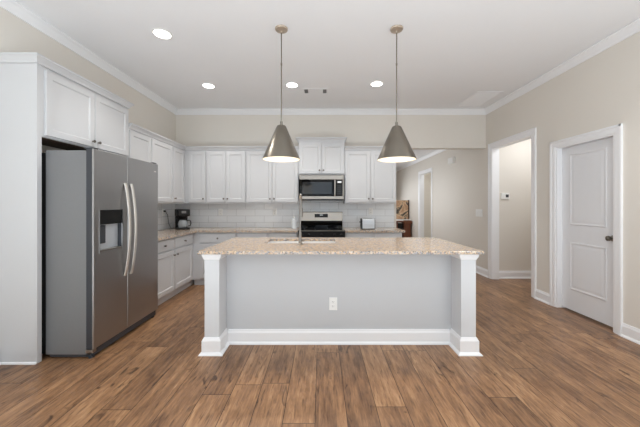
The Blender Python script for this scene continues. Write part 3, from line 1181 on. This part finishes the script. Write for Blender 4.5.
box(bm, RX0 + 0.008, RX1 - 0.008, RY0 + 0.002, RY0 + 0.0035, 0.9060, 0.9200)
obj('cooktop_edge', bm, M['nickel'], ct)
# backguard: black lower band, steel upper face
bm = B()
box(bm, RX0 + 0.006, RX1 - 0.006, 5.192, YB - 0.012, 0.906, 1.045, 0.003)
obj('backguard_base', bm, M['black_glass'], rg)
bm = B()
prism(bm, (RX0 + 0.003, 5.20, 1.0455), (RX1 - 0.003, 5.20, 1.0455), (0, 1, 0), Z3, [(-0.022, 0), (0.0, 0.150), (0.010, 0.160), (0.085, 0.160), (0.085, 0)])
bg = obj('backguard', bm, M['steel'], rg)
bm = B()
s_ = 0.022 / 0.150
zc0, zc1 = 1.105, 1.168
for (xa, xb) in ((-0.115, 0.125),):
    pa = [(xa, 5.178 + s_ * (zc0 - 1.0455) - 0.0022, zc0), (xb, 5.178 + s_ * (zc0 - 1.0455) - 0.0022, zc0), (xb, 5.178 + s_ * (zc1 - 1.0455) - 0.0022, zc1), (xa, 5.178 + s_ * (zc1 - 1.0455) - 0.0022, zc1)]
    pb = [(x, y + 0.0018, z) for x, y, z in pa]
    loops(bm, [pa, pb])
dsp = obj('display', bm, M['black_glass'], bg)
bm = B()
zt0, zt1 = 1.142, 1.156
pa = [(-0.02, 5.178 + s_ * (zt0 - 1.0455) - 0.0030, zt0), (0.035, 5.178 + s_ * (zt0 - 1.0455) - 0.0030, zt0), (0.035, 5.178 + s_ * (zt1 - 1.0455) - 0.0030, zt1), (-0.02, 5.178 + s_ * (zt1 - 1.0455) - 0.0030, zt1)]
loops(bm, [pa, [(x, y + 0.0005, z) for x, y, z in pa]])
obj('clock_readout', bm, M['display'], dsp)
bm = B()
fr = f_back(0, RY0 + 0.029, 0)
fbox(bm, fr, RX0 + 0.001, RX1 - 0.001, 0.785, 0.904, 0, 0.028, 0.004)
cp = obj('control_panel', bm, M['black'], rg)
for x in (-0.31, -0.20, 0.01, 0.22, 0.33):
    bm = B()
    lathe(bm, fr(x, 0.845, 0.0285), (0, -1, 0), [(0.024, 0), (0.024, 0.004), (0.019, 0.007), (0.018, 0.026), (0.012, 0.029)], 18)
    obj('knob', bm, M['black'], cp, smooth=True)
bm = B()
fbox(bm, fr, RX0 + 0.001, RX1 - 0.001, 0.225, 0.780, 0, 0.030, 0.004)
od = obj('oven_door', bm, M['steel'], rg)
bm = B()
fbox(bm, fr, RX0 + 0.09, RX1 - 0.09, 0.33, 0.66, 0.0302, 0.032)
obj('oven_window', bm, M['black_glass'], od)
bm = B()
tube(bm, [fr(RX0 + 0.05, 0.735, 0.03), fr(RX0 + 0.055, 0.735, 0.075), fr(RX1 - 0.055, 0.735, 0.075), fr(RX1 - 0.05, 0.735, 0.03)], 0.011, 12)
obj('handle', bm, M['handle'], od, smooth=True)
bm = B()
fbox(bm, fr, RX0 + 0.001, RX1 - 0.001, 0.045, 0.220, 0, 0.026, 0.004)
obj('warming_drawer', bm, M['steel'], rg)

# ------------------------------------------------------------------ microwave
MX0, MX1, MZA, MZB = -0.374, 0.394, 1.415, 1.852
MY = 4.905
mw = thing('microwave', 'stainless over the range microwave with black glass door', 'microwave', (0.01, 5.1, MZA))
bm = B()
box(bm, MX0, MX1, MY + 0.032, YB - 0.010, MZA, MZB, 0.003)
obj('body', bm, M['dark_grey'], mw)
fr = f_back(0, MY + 0.031, 0)
bm = B()
fbox(bm, fr, MX0, MX1, 1.770, MZB, 0, 0.031, 0.003)
tp = obj('top_panel', bm, M['steel'], mw)
bm = B()
for k in range(3):
    fbox(bm, fr, MX0 + 0.03, MX1 - 0.03, 1.832 + k * 0.006, 1.834 + k * 0.006, 0.0312, 0.0316)
obj('vent_slots', bm, M['dark_grey'], tp)
bm = B()
fbox(bm, fr, MX0, MX1, 1.432, 1.483, 0, 0.031, 0.003)
obj('bottom_panel', bm, M['steel'], mw)
bm = B()
fbox(bm, fr, MX0, 0.262, 1.4835, 1.7695, 0, 0.029, 0.003)
dm = obj('door', bm, M['black_glass'], mw)
bm = B()
fbox(bm, fr, MX0 + 0.055, 0.185, 1.522, 1.728, 0.0292, 0.0305)
obj('window', bm, M['oven_glass'], dm)
bm = B()
tube(bm, [fr(0.238, 1.495, 0.029), fr(0.238, 1.505, 0.060), fr(0.238, 1.625, 0.066), fr(0.238, 1.748, 0.060), fr(0.238, 1.758, 0.029)], 0.012, 12, flat=(0.011, 0.013), up=(1, 0, 0))
obj('handle', bm, M['handle'], dm, smooth=True)
bm = B()
fbox(bm, fr, 0.264, 0.372, 1.4835, 1.7695, 0, 0.029, 0.003)
kp = obj('control_panel', bm, M['black'], mw)
bm = B()
fbox(bm, fr, 0.283, 0.352, 1.712, 1.742, 0.0292, 0.0300)
obj('display', bm, M['display'], kp)
bm = B()
for i in range(5):
    for j in range(3):
        fbox(bm, fr, 0.284 + j * 0.025, 0.302 + j * 0.025, 1.515 + i * 0.034, 1.532 + i * 0.034, 0.0292, 0.0298)
obj('keypad', bm, M['dark_grey'], kp)
bm = B()
fbox(bm, fr, 0.3725, MX1, 1.4835, 1.7695, 0, 0.031, 0.003)
obj('edge_trim', bm, M['steel'], mw)

# ------------------------------------------------------------------ coffee maker
cx, cy = -2.40, 4.93
A = math.radians(38)             # turned towards the room


def turn(bm):
    bmesh.ops.rotate(bm, verts=bm.verts[:], cent=(0, 0, 0), matrix=Matrix.Rotation(A, 3, 'Z'))
    bmesh.ops.translate(bm, verts=bm.verts[:], vec=(cx, cy, CT + 0.001))
    return bm


cm = thing('coffee_maker', 'black drip coffee maker in the left corner of the countertop', 'coffee maker', (cx, cy, CT + 0.001))
bm = B()
box(bm, -0.095, 0.095, -0.13, 0.115, 0, 0.030, 0.008)
obj('base', turn(bm), M['black'], cm)
bm = B()
box(bm, -0.095, 0.095, 0.025, 0.115, 0.0305, 0.225, 0.012)
obj('water_tank', turn(bm), M['black'], cm)
bm = B()
box(bm, -0.100, 0.100, -0.120, 0.118, 0.2255, 0.345, 0.014)
hd = obj('brew_head', turn(bm), M['black'], cm)
bm = B()
lathe(bm, (0, -0.05, 0.224), (0, 0, -1), [(0.078, 0), (0.070, 0.015), (0.045, 0.045), (0.030, 0.050)], 24)
obj('filter_basket', turn(bm), M['black'], cm)
bm = B()
box(bm, -0.035, 0.035, -0.1235, -0.1205, 0.275, 0.315)
obj('control_display', turn(bm), M['slot'], hd)
bm = B()
lathe(bm, (0, -0.045, 0.0315), Z3, [(0.060, 0), (0.072, 0.012), (0.078, 0.055), (0.070, 0.095), (0.055, 0.118), (0.050, 0.128)], 28)
ca = obj('carafe', turn(bm), M['carafe_glass'], cm, smooth=True)
bm = B()
lathe(bm, (0, -0.045, 0.1600), Z3, [(0.052, 0), (0.052, 0.008), (0.02, 0.012)], 24)
obj('carafe_lid', turn(bm), M['black'], ca)
bm = B()
tube(bm, [(0.052, -0.060, 0.150), (0.090, -0.070, 0.152), (0.116, -0.076, 0.142), (0.120, -0.077, 0.100), (0.112, -0.075, 0.060), (0.078, -0.065, 0.056)], 0.010, 10, flat=(0.010, 0.008))
obj('carafe_handle', turn(bm), M['black'], ca, smooth=True)
bm = B()
fbox(bm, flt, 4.858, 4.892, 1.213, 1.240, 0.0095, 0.038, 0.004)
tube(bm, [(XL + 0.044, 4.87, 1.222), (XL + 0.075, 4.885, 1.16), (XL + 0.07, 4.92, 1.02), (XL + 0.09, 4.96, 0.932), (cx - 0.08, 4.97, 0.922)], 0.004, 8)
obj('power_cord', bm, M['black'], cm)

# ------------------------------------------------------------------ toaster
tx0, tx1, ty0, ty1 = 0.690, 0.925, 4.86, 5.02
ts = thing('toaster', 'silver two slot toaster on the countertop right of the stove', 'toaster', (0.825, 4.94, CT + 0.001))
bm = B()
zb = CT + 0.001
prof = [(0, 0.012), (0, 0.150)]
for i in range(1, 7):
    t = PI / 2 * i / 6
    prof.append((0.035 - 0.035 * math.cos(t), 0.150 + 0.035 * math.sin(t)))
for i in range(0, 7):
    t = PI / 2 * i / 6
    prof.append((0.125 + 0.035 * math.sin(t), 0.150 + 0.035 * math.cos(t)))
prof.append((0.160, 0.012))
prism(bm, (tx0 + 0.016, ty0, zb), (tx1 - 0.010, ty0, zb), (0, 1, 0), Z3, prof)
bd = obj('body', bm, M['toaster_grey'], ts, smooth=True)
bm = B()
prism(bm, (tx0, ty0 - 0.004, zb), (tx0 + 0.0155, ty0 - 0.004, zb), (0, 1.05, 0), Z3, [(a, b_ * 0.98) for a, b_ in prof])
obj('end_cap', bm, M['black'], ts, smooth=True)
bm = B()
prism(bm, (tx1 - 0.0095, ty0 - 0.004, zb), (tx1, ty0 - 0.004, zb), (0, 1.05, 0), Z3, [(a, b_ * 0.98) for a, b_ in prof])
obj('end_cap', bm, M['dark_grey'], ts, smooth=True)
bm = B()
box(bm, tx0 + 0.006, tx1 - 0.006, ty0 + 0.006, ty1 - 0.006, zb, zb + 0.0115)
obj('foot_base', bm, M['black'], ts)
bm = B()
box(bm, tx0 + 0.02, tx1 - 0.014, ty0 - 0.006, ty0 - 0.0006, zb + 0.018, zb + 0.105, 0.002)
obj('front_panel', bm, M['pale_silver'], ts)
for y in (ty0 + 0.045, ty0 + 0.092):
    bm = B()
    box(bm, tx0 + 0.04, tx1 - 0.04, y, y + 0.026, zb + 0.1853, zb + 0.187)
    obj('bread_slot', bm, M['black'], ts)
bm = B()
box(bm, tx0 - 0.022, tx0 - 0.0005, ty0 + 0.055, ty0 + 0.105, zb + 0.115, zb + 0.130, 0.003)
obj('lever', bm, M['black'], ts)

# soap dispenser on the back worktop
sx, sy = -0.475, 4.99
sd = thing('soap_dispenser', 'clear pump soap bottle on the back countertop left of the stove', 'soap dispenser', (sx, sy, CT + 0.001))
bm = B()
lathe(bm, (sx, sy, CT + 0.001), Z3, [(0.040, 0), (0.046, 0.006), (0.046, 0.135), (0.036, 0.165), (0.018, 0.180), (0.018, 0.192)], 24)
obj('bottle', bm, M['clear_plastic'], sd, smooth=True)
bm = B()
lathe(bm, (sx, sy, CT + 0.193), Z3, [(0.020, 0), (0.020, 0.022), (0.007, 0.026), (0.007, 0.055)], 18)
tube(bm, [(sx, sy, CT + 0.248), (sx + 0.002, sy - 0.02, CT + 0.256), (sx + 0.004, sy - 0.055, CT + 0.246)], 0.007, 10)
obj('pump', bm, M['plate'], sd, smooth=True)

# ------------------------------------------------------------------ pendants
def pendant(label, x, y, zb_, zt_, R):
    r = thing('pendant_lamp', label, 'pendant lamp', (x, y, ZC), 'pendant lamps over the island')
    bm = B()
    lathe(bm, (x, y, ZC - 0.0005), (0, 0, -1), [(0.064, 0), (0.064, 0.006), (0.060, 0.016), (0.030, 0.024), (0.012, 0.030), (0.010, 0.045)], 28)
    obj('canopy', bm, M['canopy'], r, smooth=True)
    bm = B()
    lathe(bm, (x, y, ZC - 0.045), (0, 0, -1), [(0.0058, 0), (0.0058, 0.30), (0.0080, 0.302), (0.0080, 0.325), (0.0058, 0.327), (0.0058, ZC - 0.045 - zt_ - 0.045)], 12)
    obj('rod', bm, M['nickel'], r, smooth=True)
    rt = 0.046
    bm = B()
    lathe(bm, (x, y, zt_ + 0.046), (0, 0, -1), [(0.009, 0), (0.013, 0.004), (0.013, 0.030), (0.018, 0.034), (0.018, 0.046)], 18)
    obj('neck', bm, M['nickel'], r, smooth=True)
    bm = B()
    lathe(bm, (x, y, 0), Z3, [(0.012, zt_), (rt - 0.004, zt_), (rt, zt_ - 0.004), (R, zb_), (R - 0.003, zb_), (rt - 0.003, zt_ - 0.008), (0.012, zt_ - 0.006)], 56, False, False)
    sh = obj('lamp_shade', bm, M['nickel'], r, smooth=True)
    bm = B()
    lathe(bm, (x, y, 0), Z3, [(R - 0.0035, zb_ + 0.0005), (rt - 0.004, zt_ - 0.010), (0.010, zt_ - 0.010), (0.010, zt_ - 0.012), (rt - 0.006, zt_ - 0.012), (R - 0.006, zb_ + 0.0005)], 56, False, False)
    obj('lining', bm, M['lamp_white'], sh, smooth=True)
    bm = B()
    zc = zb_ + 0.20
    lathe(bm, (x, y, zc + 0.10), (0, 0, -1), [(0.014, 0), (0.014, 0.04), (0.020, 0.055), (0.030, 0.085), (0.030, 0.105), (0.020, 0.125), (0.006, 0.132)], 20)
    obj('bulb', bm, M['bulb'], r, smooth=True)
    d = bpy.data.lights.new('pendant_light', 'SPOT')
    d.energy = 13
    d.color = (1.0, 0.74, 0.47)
    d.spot_size = math.radians(120)
    d.spot_blend = 0.6
    d.shadow_soft_size = 0.03
    o = bpy.data.objects.new('pendant_light', d)
    COL.objects.link(o)
    o.location = (x, y, zc - 0.05)
    return r


pendant('cone shaped brushed nickel pendant lamp over the left half of the island', -0.396, 2.85, 1.790, 2.126, 0.188)
pendant('cone shaped brushed nickel pendant lamp over the right half of the island', 0.756, 2.85, 1.788, 2.118, 0.192)

# ------------------------------------------------------------------ ceiling fixtures
def downlight(label, x, y, power=53):
    r = thing('recessed_light', label, 'ceiling light', (x, y, ZC), 'recessed ceiling lights')
    bm = B()
    lathe(bm, (x, y, ZC - 0.0005), (0, 0, -1), [(0.098, 0), (0.096, 0.004), (0.080, 0.007), (0.076, 0.002), (0.076, 0.0)], 36)
    obj('trim_ring', bm, M['plate'], r, smooth=True)
    bm = B()
    lathe(bm, (x, y, ZC - 0.003), (0, 0, -1), [(0.0795, 0), (0.0795, 0.004), (0.05, 0.0055)], 36)
    obj('lens', bm, M['lens'], r)
    d = bpy.data.lights.new('downlight', 'SPOT')
    d.energy = power
    d.color = (1.0, 0.965, 0.92)
    d.spot_size = math.radians(118)
    d.spot_blend = 0.8
    d.shadow_soft_size = 0.07
    o = bpy.data.objects.new('downlight', d)
    COL.objects.link(o)
    o.location = (x, y, ZC - 0.03)
    return r


downlight('round recessed light nearest the camera, at upper left of the ceiling', -1.635, 2.935)
downlight('round recessed light in the ceiling above the left corner cabinets', -1.665, 4.22)
downlight('round recessed light in the ceiling beside the small two square vent', -0.427, 4.19)
downlight('round recessed light in the ceiling just left of the right pendant rod', 0.81, 4.15)

# unseen lights added behind the viewer to brighten the floor and right wall
downlight('added unseen recessed light behind the viewer, on the right side near the panel door', 2.30, 2.05, 48)
downlight('added unseen recessed light behind the viewer, on the right side of the living area', 2.20, 0.50, 14)
downlight('added unseen recessed light behind the viewer, on the left side of the living area', -1.60, 0.90, 12)

fr = f_down(-0.275, 4.315, ZC)
bm = B()
fbox(bm, fr, 0, 0.38, 0, 0.22, 0.0005, 0.005, 0.003)
v = tag(obj('ceiling_vent', bm, M['ceiling']), 'small white ceiling vent plate with two grey square openings', 'vent')
for u in (0.02, 0.305):
    bm = B()
    fbox(bm, fr, u, u + 0.055, 0.035, 0.175, 0.0052, 0.006)
    obj('opening', bm, M['vent_dark'], v)

fr = f_down(2.42, 4.42, ZC)
bm = B()
panel(bm, fr, [(0, 0.42, 0, 0.66, 0.0005), (0, 0.42, 0, 0.66, 0.008), (0.03, 0.39, 0.03, 0.63, 0.012), (0.035, 0.385, 0.035, 0.625, 0.003)])
v = tag(obj('return_air_grille', bm, M['trim']), 'large white louvred return grille in the ceiling near the right wall', 'vent')
bm = B()
for k in range(14):
    y = 0.05 + k * 0.041
    p = [fr(0.035, y, 0.004), fr(0.385, y, 0.004), fr(0.385, y + 0.022, 0.011), fr(0.035, y + 0.022, 0.011)]
    loops(bm, [p, [(a, b_, c - 0.0015) for a, b_, c in p]])
obj('louvres', bm, M['trim'], v)

# pale rug added unseen behind the camera to bounce neutral light up
bm = B()
box(bm, -2.3, 2.7, -3.2, 0.75, 0.001, 0.014, 0.004)
tag(obj('floor_reflector', bm, M['reflector']), 'pale grey floor rug in the living area behind the viewer', 'reflector')

# ------------------------------------------------------------------ hall furniture
hy = 9.55
tb = thing('hall_console', 'brown wooden console stand against the far hall wall', 'console table', (2.80, hy + 0.2, 0))
bm = B()
box(bm, 2.50, 3.035, hy + 0.02, hy + 0.42, 0.745, 0.785, 0.005)
obj('top', bm, M['wood'], tb)
bm = B()
box(bm, 2.54, 3.00, hy + 0.05, hy + 0.39, 0.50, 0.53, 0.004)
obj('shelf', bm, M['wood_dark'], tb)
for x in (2.52, 2.80):
    for y in (hy + 0.0, hy + 0.22):
        bm = B()
        w_ = 0.22 if x > 2.6 else 0.06
        box(bm, x, x + w_, y + 0.03, y + 0.19, 0.001, 0.744, 0.006)
        obj('leg', bm, M['wood'], tb)
bm = B()
box(bm, 2.775, 3.045, hy - 0.02, hy + 0.24, 0.69, 0.80, 0.015)
obj('corner_cap', bm, M['wood'], tb)
bm = B()
box(bm, 2.535, 2.77, hy + 0.03, hy + 0.36, 0.7865, 0.83, 0.006)
tag(obj('folded_cloth', bm, M['plate']), 'folded white cloth on the hall console below the painting', 'cloth')
bm = B()
box(bm, 2.585, 2.76, hy + 0.10, hy + 0.34, 0.531, 0.70, 0.01)
tag(obj('storage_box', bm, M['black']), 'dark storage box on the shelf of the hall console', 'box')
bm = B()
box(bm, 2.55, 3.03, hy + 0.36, hy + 0.385, 0.8315, 1.485, 0.003)
pt = tag(obj('canvas_painting', bm, M['canvas']), 'abstract tan and grey canvas painting standing on the hall console', 'painting')
bm = B()
box(bm, 3.031, 3.062, hy + 0.345, hy + 0.395, 0.8315, 1.495)
obj('frame_edge', bm, M['wood_dark'], pt)
